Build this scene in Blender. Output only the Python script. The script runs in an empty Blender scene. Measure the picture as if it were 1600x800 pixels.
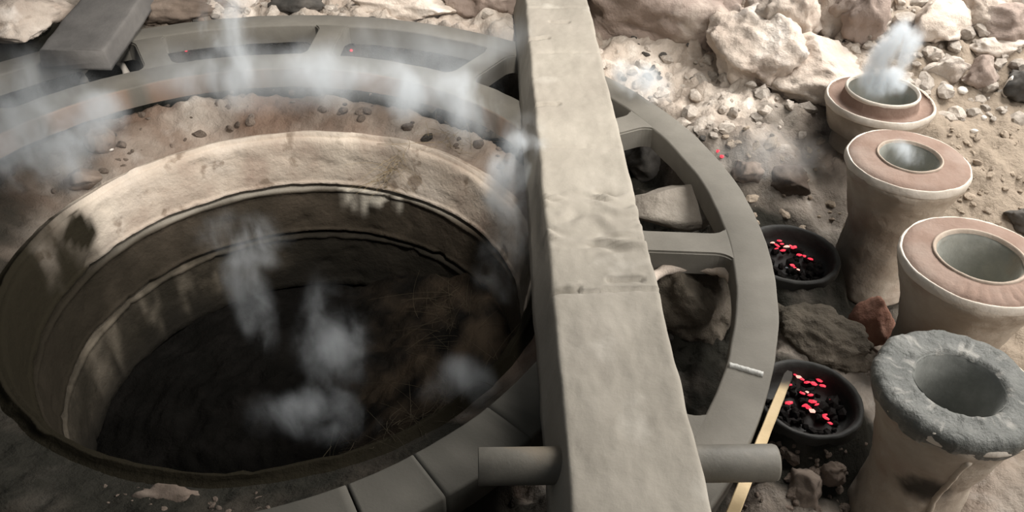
import bpy, bmesh, math, random
from mathutils import Vector, Matrix, noise

random.seed(7)
scene = bpy.context.scene
COL = scene.collection
R = math.radians
PI = math.pi

# ------------------------------------------------------------------ camera
CAM = Vector((0.0, 0.0, 1.3))
FPX = 1350.0
PITCH, ROLL = 0.66048, 0.02546
_f = Vector((0, math.cos(PITCH), -math.sin(PITCH)))
_u = Vector((0, math.sin(PITCH), math.cos(PITCH)))
_r = Vector((1, 0, 0))
C_RT = _r * math.cos(ROLL) + _u * math.sin(ROLL)
C_UP = -_r * math.sin(ROLL) + _u * math.cos(ROLL)
C_FW = _f
cd = bpy.data.cameras.new('camera')
cam = bpy.data.objects.new('camera', cd)
COL.objects.link(cam)
cd.sensor_width = 36.0
cd.lens = FPX / 1600.0 * 36.0
cd.clip_start = 0.02
m3 = Matrix((C_RT, C_UP, -C_FW)).transposed()
cam.matrix_world = Matrix.Translation(CAM) @ m3.to_4x4()
scene.camera = cam

# ------------------------------------------------------------------ light
w = bpy.data.worlds.new('world')
scene.world = w
w.use_nodes = True
bg = w.node_tree.nodes['Background']
bg.inputs[0].default_value = (0.93, 0.97, 1.0, 1)
bg.inputs[1].default_value = 0.14


def area(name, loc, target, size, energy, col):
    l = bpy.data.lights.new(name, 'AREA')
    l.shape = 'RECTANGLE'
    l.size, l.size_y = size
    l.energy = energy
    l.color = col
    o = bpy.data.objects.new(name, l)
    COL.objects.link(o)
    o.location = loc
    o.rotation_euler = (Vector(target) - Vector(loc)).to_track_quat('-Z', 'Y').to_euler()
    return o


area('skylight', (2.2, 2.9, 2.1), (0.6, 2.1, 0), (2.2, 1.8), 185, (1.0, 0.975, 0.94))
area('mould_fill_light', (2.3, 0.35, 1.7), (1.0, 1.35, -0.1), (1.0, 1.6), 54, (1.0, 0.97, 0.93))  # added fill with no real source, brightens the fronts of the moulds
# added unseen fill spot over the near side, brightens the back of the kiln
sl = bpy.data.lights.new('kiln_fill_spot', 'SPOT')
sl.energy = 640
sl.spot_size = R(44)
sl.spot_blend = 1.0
sl.shadow_soft_size = 0.25
sl.color = (1.0, 0.95, 0.88)
so = bpy.data.objects.new('kiln_fill_spot', sl)
COL.objects.link(so)
so.location = (0.5, 0.7, 2.9)
so.rotation_euler = (Vector((-0.5, 2.62, -0.05)) - so.location).to_track_quat('-Z', 'Y').to_euler()

vs = scene.view_settings
vs.view_transform = 'Standard'
vs.look = 'None'
vs.gamma = 1.0
vs.exposure = 0.0
vs.use_curve_mapping = False
scene.cycles.volume_step_rate = 2.0
scene.cycles.max_bounces = 6
scene.cycles.volume_bounces = 2

# ------------------------------------------------------------------ helpers


def ray(px, py):
    d = C_RT * ((px - 800) / FPX) - C_UP * ((py - 400) / FPX) + C_FW
    return d


def at(px, py, z):
    """the point at height z that the photograph shows at a pixel"""
    d = ray(px, py)
    return CAM + d * ((z - CAM.z) / d.z)


def sstep(a, b, x):
    t = min(1.0, max(0.0, (x - a) / (b - a)))
    return t * t * (3 - 2 * t)


RC = Vector((-0.7137, 1.7787))      # wheel centre
KC = Vector((-0.626, 1.819))        # kiln centre
FORGES = [(at(1236, 394, -0.12), 0.130), (at(1264, 620, -0.12), 0.118)]
MOUNDS = []                          # x, y, height, radius


def fbm(x, y, z=0.0, s=1.0, o=4):
    return noise.fractal(Vector((x * s, y * s, z)), 0.6, 2.1, o)


def hgt(x, y):
    d = math.hypot(x - RC.x, y - RC.y)
    k = math.hypot(x - KC.x, y - KC.y)
    a = math.degrees(math.atan2(y - RC.y, x - RC.x))
    # inside the wheel: a clay apron from the kiln lip to the wheel
    t = sstep(0.70, 0.92, k)
    hin = -0.168 + 0.075 * t + 0.022 * t * fbm(x, y, 3.1, 7)
    hslot = -0.25 + 0.04 * fbm(x, y, 1.7, 9)
    # outside: low on the right, a rubble bank behind
    wb = sstep(2, 34, a) * (1 - sstep(165, 185, a))
    lo = -0.215 + 0.03 * fbm(x, y, 0.3, 4)
    hi = -0.03 + 0.42 * sstep(1.4, 3.0, d) + 0.055 * fbm(x, y, 5.5, 3) + 0.03 * fbm(x, y, 2.5, 11)
    hout = lo + (hi - lo) * wb
    h = hin + (hslot - hin) * sstep(0.90, 0.97, d)
    h = h + (hout - h) * sstep(1.33, 1.42, d)
    for mx, my, mh, mr in MOUNDS:
        q = ((x - mx) ** 2 + (y - my) ** 2) / (mr * mr)
        if q < 6:
            h += mh * math.exp(-q)
    for fp, fr in FORGES:
        q = math.hypot(x - fp.x, y - fp.y)
        tt = 1 - sstep(fr * 0.95, fr * 1.5, q)
        h = h + (-0.145 - h) * tt
    if k < 0.9:
        h = min(h, -0.162 + 0.5 * max(0, k - 0.7))
    return h


def ground(px, py):
    d = ray(px, py)
    t = 0.9
    while t < 6:
        p = CAM + d * t
        if p.z < hgt(p.x, p.y):
            lo, hi_ = t - 0.02, t
            for _ in range(8):
                m = (lo + hi_) / 2
                p = CAM + d * m
                if p.z < hgt(p.x, p.y):
                    hi_ = m
                else:
                    lo = m
            return CAM + d * hi_
        t += 0.02
    return CAM + d * 4


def mesh_obj(name, verts, faces, mat=None, parent=None, smooth=True):
    me = bpy.data.meshes.new(name)
    me.from_pydata(verts, [], faces)
    me.update()
    if smooth:
        me.polygons.foreach_set('use_smooth', [True] * len(me.polygons))
    if mat:
        me.materials.append(mat)
    o = bpy.data.objects.new(name, me)
    COL.objects.link(o)
    if parent:
        o.parent = parent
    return o


def bm_obj(name, bm, mat=None, parent=None, smooth=True):
    bmesh.ops.recalc_face_normals(bm, faces=bm.faces)
    me = bpy.data.meshes.new(name)
    bm.to_mesh(me)
    bm.free()
    if smooth:
        me.polygons.foreach_set('use_smooth', [True] * len(me.polygons))
    if mat:
        me.materials.append(mat)
    o = bpy.data.objects.new(name, me)
    COL.objects.link(o)
    if parent:
        o.parent = parent
    return o


def empty(name, loc=(0, 0, 0)):
    o = bpy.data.objects.new(name, None)
    o.empty_display_size = 0.05
    COL.objects.link(o)
    o.location = loc
    return o


def tag(o, label, cat=None, group=None, kind=None):
    if label:
        o['label'] = label
    if cat:
        o['category'] = cat
    if group:
        o['group'] = group
    if kind:
        o['kind'] = kind
    return o


def lathe(name, prof, mat, parent=None, seg=96, disp=None, a0=0.0, a1=2 * PI, loc=(0, 0, 0)):
    """revolve (r, z) points; an arc closes its ends"""
    full = abs(a1 - a0 - 2 * PI) < 1e-6
    n = seg if full else seg + 1
    verts, faces = [], []
    m = len(prof)
    for i in range(n):
        a = a0 + (a1 - a0) * i / seg
        c, s = math.cos(a), math.sin(a)
        for (r, z) in prof:
            v = Vector((r * c, r * s, z))
            if disp:
                v = disp(v, r, z, a)
            verts.append(v + Vector(loc))
    for i in range(seg):
        j = (i + 1) % n
        for q in range(m - 1):
            faces.append((i * m + q, j * m + q, j * m + q + 1, i * m + q + 1))
    if not full:
        faces.append(tuple(range(m))[::-1])
        faces.append(tuple((n - 1) * m + q for q in range(m)))
    o = mesh_obj(name, verts, faces, mat, parent)
    bm = bmesh.new()
    bm.from_mesh(o.data)
    bmesh.ops.recalc_face_normals(bm, faces=bm.faces)
    bm.to_mesh(o.data)
    bm.free()
    o.data.polygons.foreach_set('use_smooth', [True] * len(o.data.polygons))
    return o


def tube_bm(bm, pts, radii, seg=10, cap=True):
    rings = []
    for i, p in enumerate(pts):
        a = pts[max(0, i - 1)]
        b = pts[min(len(pts) - 1, i + 1)]
        t = (b - a).normalized()
        ref = Vector((0, 0, 1)) if abs(t.z) < 0.9 else Vector((1, 0, 0))
        u = t.cross(ref).normalized()
        v = t.cross(u)
        rr = radii[i] if hasattr(radii, '__len__') else radii
        rings.append([bm.verts.new(p + (u * math.cos(2 * PI * k / seg) + v * math.sin(2 * PI * k / seg)) * rr)
                      for k in range(seg)])
    for i in range(len(rings) - 1):
        for k in range(seg):
            bm.faces.new((rings[i][k], rings[i][(k + 1) % seg], rings[i + 1][(k + 1) % seg], rings[i + 1][k]))
    if cap:
        bm.faces.new(rings[0][::-1])
        bm.faces.new(rings[-1])


# ------------------------------------------------------------------ materials
def material(name, cols, scale=6.0, rough=0.9, bump=0.3, bscale=60.0, attr=None, spot=None, detail=8, spec=0.25,
             dist=0.006, streak=None, rnd=0.0):
    """mottled surface: a noise ramp of colours, optional second layer by a vertex attribute or a spot noise"""
    m = bpy.data.materials.new(name)
    m.use_nodes = True
    nt = m.node_tree
    N, L = nt.nodes, nt.links
    b = N['Principled BSDF']
    b.inputs['Roughness'].default_value = rough
    b.inputs['Specular IOR Level'].default_value = spec
    tc = N.new('ShaderNodeTexCoord')
    co = tc.outputs['Object']
    if streak:
        mp = N.new('ShaderNodeMapping')
        mp.inputs['Scale'].default_value = streak
        L.new(co, mp.inputs[0])
        co = mp.outputs[0]
    if rnd:
        oi = N.new('ShaderNodeObjectInfo')
        va = N.new('ShaderNodeVectorMath')
        va.operation = 'ADD'
        mu = N.new('ShaderNodeMath')
        mu.operation = 'MULTIPLY'
        mu.inputs[1].default_value = 40.0
        L.new(oi.outputs['Random'], mu.inputs[0])
        L.new(co, va.inputs[0])
        L.new(mu.outputs[0], va.inputs[1])
        co = va.outputs[0]
    n1 = N.new('ShaderNodeTexNoise')
    n1.inputs['Scale'].default_value = scale
    n1.inputs['Detail'].default_value = detail
    n1.inputs['Roughness'].default_value = 0.62
    L.new(co, n1.inputs['Vector'])
    rp = N.new('ShaderNodeValToRGB')
    el = rp.color_ramp.elements
    n = len(cols)
    for i, c in enumerate(cols):
        p = 0.3 + 0.4 * i / max(1, n - 1)
        if i < 2:
            e = el[i]
            e.position = p
        else:
            e = el.new(p)
        e.color = (*c, 1)
    L.new(n1.outputs['Fac'], rp.inputs[0])
    out = rp.outputs[0]

    def mix(fac_socket, a, c):
        mx = N.new('ShaderNodeMix')
        mx.data_type = 'RGBA'
        L.new(fac_socket, mx.inputs[0])
        L.new(a, mx.inputs[6])
        mx.inputs[7].default_value = (*c, 1)
        return mx.outputs[2]
    if spot:
        for (sc, lo, hi, c, amt) in spot:
            n2 = N.new('ShaderNodeTexNoise')
            n2.inputs['Scale'].default_value = sc
            n2.inputs['Detail'].default_value = 5
            L.new(co, n2.inputs['Vector'])
            mr = N.new('ShaderNodeMapRange')
            mr.inputs[1].default_value = lo
            mr.inputs[2].default_value = hi
            mr.inputs[4].default_value = amt
            L.new(n2.outputs['Fac'], mr.inputs[0])
            out = mix(mr.outputs[0], out, c)
    if attr:
        for (an, c) in attr:
            at_ = N.new('ShaderNodeAttribute')
            at_.attribute_name = an
            out = mix(at_.outputs['Fac'], out, c)
    if rnd:
        hv = N.new('ShaderNodeHueSaturation')
        mr = N.new('ShaderNodeMapRange')
        mr.inputs[3].default_value = 1 - rnd
        mr.inputs[4].default_value = 1 + rnd
        L.new(oi.outputs['Random'], mr.inputs[0])
        L.new(mr.outputs[0], hv.inputs['Value'])
        L.new(out, hv.inputs['Color'])
        out = hv.outputs[0]
    L.new(out, b.inputs['Base Color'])
    n3 = N.new('ShaderNodeTexNoise')
    n3.inputs['Scale'].default_value = bscale
    n3.inputs['Detail'].default_value = 6
    n3.inputs['Roughness'].default_value = 0.65
    L.new(co, n3.inputs['Vector'])
    bp = N.new('ShaderNodeBump')
    bp.inputs['Strength'].default_value = bump
    bp.inputs['Distance'].default_value = dist
    L.new(n3.outputs['Fac'], bp.inputs['Height'])
    L.new(bp.outputs[0], b.inputs['Normal'])
    return m


def emitter(name, col, strength):
    m = bpy.data.materials.new(name)
    m.use_nodes = True
    N, L = m.node_tree.nodes, m.node_tree.links
    b = N['Principled BSDF']
    b.inputs['Base Color'].default_value = (0.05, 0.01, 0.01, 1)
    b.inputs['Emission Color'].default_value = (*col, 1)
    b.inputs['Emission Strength'].default_value = strength
    return m


PALE = (0.52, 0.45, 0.38)
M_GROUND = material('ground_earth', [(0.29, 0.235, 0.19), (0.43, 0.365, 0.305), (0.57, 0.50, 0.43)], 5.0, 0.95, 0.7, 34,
                    attr=[('clay', (0.20, 0.135, 0.10)), ('sand', (0.29, 0.235, 0.18)), ('soot_shade', (0.024, 0.0225, 0.018))],
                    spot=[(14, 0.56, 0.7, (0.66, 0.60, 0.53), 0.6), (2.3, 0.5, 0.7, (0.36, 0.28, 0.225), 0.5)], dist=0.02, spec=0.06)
M_ROCK = material('pale_stone', [(0.30, 0.235, 0.19), (0.44, 0.37, 0.31), (0.57, 0.50, 0.43)], 4.0, 0.92, 0.6, 22, rnd=0.22,
                  spot=[(9, 0.55, 0.7, (0.67, 0.61, 0.55), 0.6)], dist=0.02)
M_BOULDER = material('brown_stone', [(0.21, 0.16, 0.13), (0.28, 0.22, 0.185), (0.36, 0.295, 0.25)], 3.0, 0.92, 0.6, 18, rnd=0.12,
                     spot=[(6, 0.58, 0.72, (0.52, 0.45, 0.38), 0.6)], dist=0.02)
M_CLOD = material('clay_clod', [(0.10, 0.075, 0.058), (0.16, 0.122, 0.096), (0.25, 0.20, 0.162)], 6.0, 0.95, 0.6, 40, rnd=0.3)
M_MOUND = material('sooty_clay', [(0.055, 0.047, 0.035), (0.10, 0.083, 0.063), (0.18, 0.15, 0.118)], 5.0, 0.95, 0.8, 30, dist=0.02)
M_SLOTSTONE = material('dusty_grey_stone', [(0.14, 0.12, 0.10), (0.21, 0.185, 0.155), (0.30, 0.27, 0.23)], 6.0, 0.95, 0.7, 40, dist=0.012)
M_SANDCLOD = material('sandy_clod', [(0.27, 0.21, 0.16), (0.36, 0.29, 0.22), (0.46, 0.38, 0.30)], 6.0, 0.95, 0.6, 40, rnd=0.15)
M_SOOTROCK = material('soot_stone', [(0.035, 0.033, 0.03), (0.075, 0.068, 0.06), (0.12, 0.105, 0.09)], 6.0, 0.9, 0.6, 30, rnd=0.2)
M_CASTING = material('ash_grey_casting', [(0.112, 0.103, 0.087), (0.138, 0.127, 0.108), (0.168, 0.155, 0.132)], 5.0, 0.85, 0.22, 150,
                     spot=[(3.1, 0.52, 0.75, (0.095, 0.086, 0.072), 0.8)], attr=[('soot_shade', (0.06, 0.056, 0.046)), ('rust', (0.22, 0.15, 0.11))], dist=0.003)
M_RUBBLE = material('pale_rubble', [(0.36, 0.30, 0.25), (0.48, 0.42, 0.36), (0.60, 0.54, 0.47)], 4.0, 0.92, 0.6, 22, rnd=0.22, dist=0.02)
M_RIM_RUST = material('rust_brown_casting', [(0.15, 0.115, 0.09), (0.20, 0.165, 0.135), (0.24, 0.21, 0.18)], 5.0, 0.9, 0.3, 120)
M_BEAM = material('clay_coated_beam', [(0.215, 0.193, 0.16), (0.265, 0.24, 0.20), (0.32, 0.29, 0.245)], 4.0, 0.9, 0.35, 70,
                  spot=[(2.2, 0.5, 0.75, (0.25, 0.22, 0.185), 0.7), (7, 0.62, 0.75, (0.42, 0.39, 0.34), 0.5)], dist=0.004)
M_PIPE = material('grey_pipe_steel', [(0.085, 0.078, 0.064), (0.12, 0.11, 0.091), (0.16, 0.143, 0.116)], 9.0, 0.6, 0.15, 120,
                  spot=[(5, 0.55, 0.7, (0.20, 0.145, 0.085), 0.6)], spec=0.4)
M_DARKPLANK = material('dark_grey_plank', [(0.085, 0.08, 0.075), (0.12, 0.112, 0.105), (0.15, 0.14, 0.13)], 5.0, 0.9, 0.3, 60)
M_KILN1 = material('pale_fired_lining', [(0.36, 0.275, 0.22), (0.50, 0.42, 0.345), (0.64, 0.56, 0.48)], 4.5, 0.95, 0.5, 45,
                   spot=[(12, 0.60, 0.67, (0.20, 0.15, 0.11), 0.75), (2.4, 0.52, 0.62, (0.66, 0.58, 0.48), 0.6)],
                   attr=[('soot_shade', (0.019, 0.016, 0.0105))], dist=0.012, spec=0.03)
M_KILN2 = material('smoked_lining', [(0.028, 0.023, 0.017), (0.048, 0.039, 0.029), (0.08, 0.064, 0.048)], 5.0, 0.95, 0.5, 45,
                   attr=[('pale', (0.50, 0.46, 0.39)), ('soot_shade', (0.016, 0.0135, 0.0095))], dist=0.012, spec=0.03)
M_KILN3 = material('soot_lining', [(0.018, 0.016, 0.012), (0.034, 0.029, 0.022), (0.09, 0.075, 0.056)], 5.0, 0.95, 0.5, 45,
                   attr=[('soot_shade', (0.018, 0.016, 0.013)), ('pale', (0.24, 0.205, 0.16))], dist=0.012, spec=0.03)
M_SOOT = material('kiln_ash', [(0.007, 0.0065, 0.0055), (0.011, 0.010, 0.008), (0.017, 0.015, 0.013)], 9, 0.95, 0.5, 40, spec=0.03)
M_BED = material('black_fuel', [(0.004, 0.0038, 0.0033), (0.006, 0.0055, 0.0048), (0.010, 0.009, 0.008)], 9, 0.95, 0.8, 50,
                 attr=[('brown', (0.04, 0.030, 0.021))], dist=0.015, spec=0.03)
M_FORGE = material('sooty_iron', [(0.014, 0.0135, 0.012), (0.025, 0.024, 0.021), (0.04, 0.038, 0.034)], 9, 0.7, 0.3, 60, spec=0.35)
M_COAL = material('black_coal', [(0.010, 0.009, 0.008), (0.02, 0.018, 0.017), (0.035, 0.03, 0.028)], 20, 0.75, 0.5, 80, spec=0.03)
M_EMBER = emitter('ember_red', (1.0, 0.045, 0.085), 1.15)
M_EMBER_HOT = emitter('ember_hot', (1.0, 0.50, 0.40), 1.4)
M_STICK = material('pale_wood', [(0.42, 0.31, 0.175), (0.50, 0.38, 0.22), (0.57, 0.44, 0.27)], 6, 0.75, 0.2, 60,
                   streak=(1, 1, 0.15), attr=[('soot_shade', (0.03, 0.025, 0.02))])
M_TERRA = material('terracotta_rim', [(0.19, 0.125, 0.094), (0.235, 0.162, 0.127), (0.28, 0.21, 0.17)], 9, 0.92, 0.4, 90,
                   spot=[(5, 0.55, 0.72, (0.32, 0.265, 0.225), 0.6)])
M_REDCLAY = material('broken_red_clay', [(0.24, 0.115, 0.08), (0.30, 0.155, 0.11), (0.36, 0.21, 0.155)], 14, 0.95, 0.8, 60)
M_POT = material('limewashed_clay', [(0.33, 0.265, 0.205), (0.46, 0.39, 0.315), (0.60, 0.53, 0.45)], 5, 0.9, 0.4, 50,
                 spot=[(7, 0.55, 0.68, (0.36, 0.24, 0.18), 0.5)], attr=[('soot_shade', (0.05, 0.042, 0.034))], dist=0.008)
M_POTEDGE = material('pale_pot_edge', [(0.52, 0.44, 0.36), (0.62, 0.55, 0.47), (0.70, 0.64, 0.56)], 9, 0.85, 0.4, 60)
M_LIP = material('worn_lip', [(0.33, 0.26, 0.20), (0.40, 0.325, 0.26), (0.47, 0.40, 0.33)], 9, 0.9, 0.4, 60)
M_GREYRIM = material('grey_slag_rim', [(0.055, 0.057, 0.050), (0.10, 0.101, 0.090), (0.17, 0.169, 0.152)], 9, 0.55, 0.7, 45, spec=0.4, attr=[('crust', (0.46, 0.43, 0.38))],
                     dist=0.012)
M_BORE = material('grey_bore', [(0.20, 0.205, 0.18), (0.30, 0.30, 0.265), (0.40, 0.385, 0.33)], 7, 0.85, 0.3, 60,
                  spot=[(5, 0.5, 0.65, (0.40, 0.27, 0.16), 0.6)])
M_BORE_GREY = material('slag_bore', [(0.14, 0.143, 0.13), (0.22, 0.223, 0.205), (0.34, 0.34, 0.315)], 7, 0.7, 0.3, 60)
M_CHIP = material('white_chip', [(0.55, 0.50, 0.44), (0.66, 0.61, 0.55), (0.74, 0.70, 0.64)], 9, 0.85, 0.4, 50)
M_STRAW = material('dry_straw', [(0.17, 0.125, 0.065), (0.24, 0.18, 0.10), (0.32, 0.25, 0.15)], 9, 0.9, 0.1, 60)
M_DARKSTRAW = material('smoked_straw', [(0.03, 0.024, 0.015), (0.048, 0.038, 0.023), (0.075, 0.06, 0.037)], 9, 0.9, 0.1, 60)
M_WELD = material('bare_weld', [(0.36, 0.35, 0.32), (0.46, 0.45, 0.42), (0.55, 0.54, 0.5)], 40, 0.5, 0.5, 120)


def attr_point(o, name, fn):
    me = o.data
    a = me.attributes.new(name, 'FLOAT', 'POINT')
    a.data.foreach_set('value', [min(1.0, max(0.0, fn(v.co))) for v in me.vertices])


# ------------------------------------------------------------------ ground
for px, py, dh in ((1385, 440, -0.10), (1440, 540, -0.07), (1400, 640, -0.05), (1420, 790, -0.06)):
    p = at(px, py, -0.26)
    MOUNDS.append((p.x, p.y, dh, 0.17))
p = ground(1270, 505)
MOUNDS.append((p.x, p.y, 0.075, 0.13))
p = ground(1180, 250)
MOUNDS.append((p.x, p.y, 0.05, 0.16))
p = ground(1570, 260)
MOUNDS.append((p.x, p.y, 0.06, 0.25))
p = ground(1250, 770)
MOUNDS.append((p.x, p.y, 0.03, 0.10))
p = ground(60, 90)
MOUNDS.append((p.x, p.y, 0.10, 0.18))

STEP = 0.0125
X0, X1, Y0, Y1 = -3.0, 3.0, -0.3, 5.0
nx, ny = int((X1 - X0) / STEP) + 1, int((Y1 - Y0) / STEP) + 1
verts = []
for j in range(ny):
    y = Y0 + j * STEP
    for i in range(nx):
        x = X0 + i * STEP
        h = hgt(x, y)
        k = math.hypot(x - KC.x, y - KC.y)
        if k > 0.74:
            rg = 1 - abs(noise.noise(Vector((x * 13, y * 13, 8)))) * 2.2
            am = 0.5 + 0.7 * max(0, noise.noise(Vector((x * 2.3, y * 2.3, 4))) + 0.4)
            h += am * (0.012 * noise.noise(Vector((x * 29, y * 29, 2))) + 0.008 * noise.noise(Vector((x * 60, y * 60, 5))) + 0.008 * rg)
        verts.append((x, y, h))
faces = []
for j in range(ny - 1):
    for i in range(nx - 1):
        a = j * nx + i
        cx, cy = X0 + (i + .5) * STEP, Y0 + (j + .5) * STEP
        if math.hypot(cx - KC.x, cy - KC.y) < 0.71:
            continue
        if any(math.hypot(cx - fp.x, cy - fp.y) < fr * 0.90 for fp, fr in FORGES):
            continue
        faces.append((a, a + 1, a + nx + 1, a + nx))
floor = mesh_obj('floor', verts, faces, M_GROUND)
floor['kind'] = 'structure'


def g_soot_shade(c):
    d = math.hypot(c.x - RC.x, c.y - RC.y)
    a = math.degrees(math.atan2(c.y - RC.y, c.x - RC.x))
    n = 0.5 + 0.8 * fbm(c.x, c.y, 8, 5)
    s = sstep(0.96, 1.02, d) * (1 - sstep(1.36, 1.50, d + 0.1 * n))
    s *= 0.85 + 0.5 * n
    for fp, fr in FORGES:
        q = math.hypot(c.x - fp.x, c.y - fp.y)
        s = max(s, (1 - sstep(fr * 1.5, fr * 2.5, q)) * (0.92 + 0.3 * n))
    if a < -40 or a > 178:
        s = max(s, 0.92 + 0.12 * n)  # shade over the near ground, put into its colour
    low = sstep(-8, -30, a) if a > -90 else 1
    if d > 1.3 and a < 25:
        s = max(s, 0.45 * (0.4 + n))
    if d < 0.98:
        s = max(s, (0.25 + 0.75 * sstep(0.3, -0.6, c.y - RC.y + 0.2 * (c.x - RC.x))) * (0.5 + 0.6 * n))  # apron soot, with the front's shade painted in on top
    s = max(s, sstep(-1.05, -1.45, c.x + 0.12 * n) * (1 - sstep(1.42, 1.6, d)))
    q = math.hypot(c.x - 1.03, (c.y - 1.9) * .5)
    s = max(s, 0.8 * (1 - sstep(0.10, 0.28, q + 0.06 * n)))  # deep shade beside the far moulds, painted into the ground
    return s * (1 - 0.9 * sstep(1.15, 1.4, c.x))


def g_clay(c):
    d = math.hypot(c.x - RC.x, c.y - RC.y)
    n = fbm(c.x, c.y, 4, 3)
    return max((1 - sstep(0.95, 1.0, d)) * (0.6 + 0.8 * n), sstep(0.85, 0.98, c.x) * (1 - sstep(1.25, 1.5, c.y)) * (0.7 + 0.6 * n))


def g_sand(c):
    return sstep(1.0, 1.3, c.x) * (1 - sstep(2.6, 3.2, c.y))


attr_point(floor, 'soot_shade', g_soot_shade)
attr_point(floor, 'clay', g_clay)
attr_point(floor, 'sand', g_sand)

# ------------------------------------------------------------------ kiln pit
kiln = empty('kiln_pit', (KC.x, KC.y, -0.16))
tag(kiln, 'big round sunken kiln pit with stepped clay lining, dark inside', 'kiln')


def kdisp(amp, sc, seed):
    def f(v, r, z, a):
        q = Vector((v.x * sc, v.y * sc, z * sc + seed))
        rr = 1 + amp * noise.fractal(q, 0.7, 2.0, 4) / max(r, 0.05)
        # chips and pits
        c = noise.noise(q * 3.3)
        if c > 0.35:
            rr += 0.028 * (c - 0.35) / max(r, 0.05)
        return Vector((v.x * rr, v.y * rr, v.z + 0.4 * amp * noise.noise(q * 1.7)))
    return f


def prof_lin(pts, n=8):
    out = []
    for i in range(len(pts) - 1):
        (r0, z0), (r1, z1) = pts[i], pts[i + 1]
        L_ = math.hypot(r1 - r0, z1 - z0)
        k = max(1, int(L_ / 0.012))
        for q in range(k):
            out.append((r0 + (r1 - r0) * q / k, z0 + (z1 - z0) * q / k))
    out.append(pts[-1])
    return out


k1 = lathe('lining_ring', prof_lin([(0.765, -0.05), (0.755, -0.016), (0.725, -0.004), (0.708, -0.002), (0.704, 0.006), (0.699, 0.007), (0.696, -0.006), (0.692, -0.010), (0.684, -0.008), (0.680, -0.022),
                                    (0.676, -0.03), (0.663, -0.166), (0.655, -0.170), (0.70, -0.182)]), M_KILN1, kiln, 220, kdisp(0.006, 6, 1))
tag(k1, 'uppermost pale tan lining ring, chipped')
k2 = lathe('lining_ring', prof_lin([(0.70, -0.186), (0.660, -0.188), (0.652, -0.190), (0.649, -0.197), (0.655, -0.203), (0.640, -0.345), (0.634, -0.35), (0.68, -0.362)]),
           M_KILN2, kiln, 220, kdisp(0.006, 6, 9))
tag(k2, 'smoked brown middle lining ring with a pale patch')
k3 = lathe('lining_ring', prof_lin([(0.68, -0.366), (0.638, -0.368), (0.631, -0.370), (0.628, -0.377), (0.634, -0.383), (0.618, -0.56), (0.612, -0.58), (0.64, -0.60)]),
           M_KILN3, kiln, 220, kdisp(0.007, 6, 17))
tag(k3, 'sooty lowest lining ring')
# black fuel bed, heaped up on the right
bv, bf = [], []
NB = 70
for j in range(NB + 1):
    for i in range(96):
        a_ = 2 * PI * i / 96
        r_ = 0.66 * j / NB
        x, y = r_ * math.cos(a_), r_ * math.sin(a_)
        z = -0.585 + 0.26 * sstep(0.05, 0.62, x + 0.05 * fbm(x, y, 3, 4)) + 0.02 * fbm(x, y, 1, 9) + 0.012 * noise.noise(Vector((x * 30, y * 30, 1)))
        bv.append((x, y, z))
for j in range(NB):
    for i in range(96):
        i2 = (i + 1) % 96
        bf.append((j * 96 + i, j * 96 + i2, (j + 1) * 96 + i2, (j + 1) * 96 + i))
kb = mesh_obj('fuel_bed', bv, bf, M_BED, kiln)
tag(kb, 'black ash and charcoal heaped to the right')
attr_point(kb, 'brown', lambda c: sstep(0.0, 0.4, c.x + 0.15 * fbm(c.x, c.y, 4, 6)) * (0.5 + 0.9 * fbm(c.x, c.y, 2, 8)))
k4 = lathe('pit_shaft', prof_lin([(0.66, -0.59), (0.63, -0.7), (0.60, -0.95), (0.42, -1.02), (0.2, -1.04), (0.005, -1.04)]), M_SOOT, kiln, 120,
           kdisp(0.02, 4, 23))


def ang_of(c):
    return math.degrees(math.atan2(c.y, c.x))


def k_soot_shade(c):
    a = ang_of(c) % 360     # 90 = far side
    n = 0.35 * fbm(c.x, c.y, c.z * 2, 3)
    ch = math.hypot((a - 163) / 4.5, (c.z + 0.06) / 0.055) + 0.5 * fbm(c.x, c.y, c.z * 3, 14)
    return 0.5 * sstep(1.15, 0.85, ch) + sstep(146, 178, a + 40 * n) * (1 - sstep(345, 372, a + 40 * n)) + 0.9 * sstep(24, 8, a + 30 * n)  # soot on the left wall; shade of the front lip painted in


def k2_pale(c):
    a = ang_of(c) % 360
    n = 14 * fbm(c.x, c.y, c.z, 6)
    return (sstep(64, 68, a + n) * (1 - sstep(82, 90, a + n))) * sstep(-0.275, -0.235, c.z + 0.006 * n) + \
        0.55 * (sstep(-0.192, -0.186, c.z)) * sstep(40, 60, a) * (1 - sstep(130, 175, a))


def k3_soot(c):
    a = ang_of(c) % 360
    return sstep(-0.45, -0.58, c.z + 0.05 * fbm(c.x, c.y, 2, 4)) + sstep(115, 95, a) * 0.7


attr_point(k1, 'soot_shade', k_soot_shade)
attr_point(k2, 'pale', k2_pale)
attr_point(k2, 'soot_shade', lambda c: 0.8 * k_soot_shade(c))
attr_point(k3, 'soot_shade', k3_soot)


def k3_pale(c):
    a = ang_of(c) % 360
    n = 5 * fbm(c.x, c.y, c.z * 2, 9)
    o_ = 0
    for a0, w_ in ((168, 1.6), (152, 1.4), (176, 2.2), (140, 1.2), (128, 1.0)):
        o_ = max(o_, 0.32 * math.exp(-((a - a0 + n) / w_) ** 2))
    return o_ * sstep(-0.60, -0.45, c.z) + 0.10 * sstep(-0.374, -0.370, c.z) * sstep(110, 140, a)


attr_point(k3, 'pale', k3_pale)

# ------------------------------------------------------------------ spoked wheel
wheel = empty('spoked_wheel', (RC.x, RC.y, -0.09))
tag(wheel, 'big ash-grey cast wheel frame with spokes lying flat around the kiln pit', 'wheel')
TH = 0.088
BV = 0.006


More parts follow.
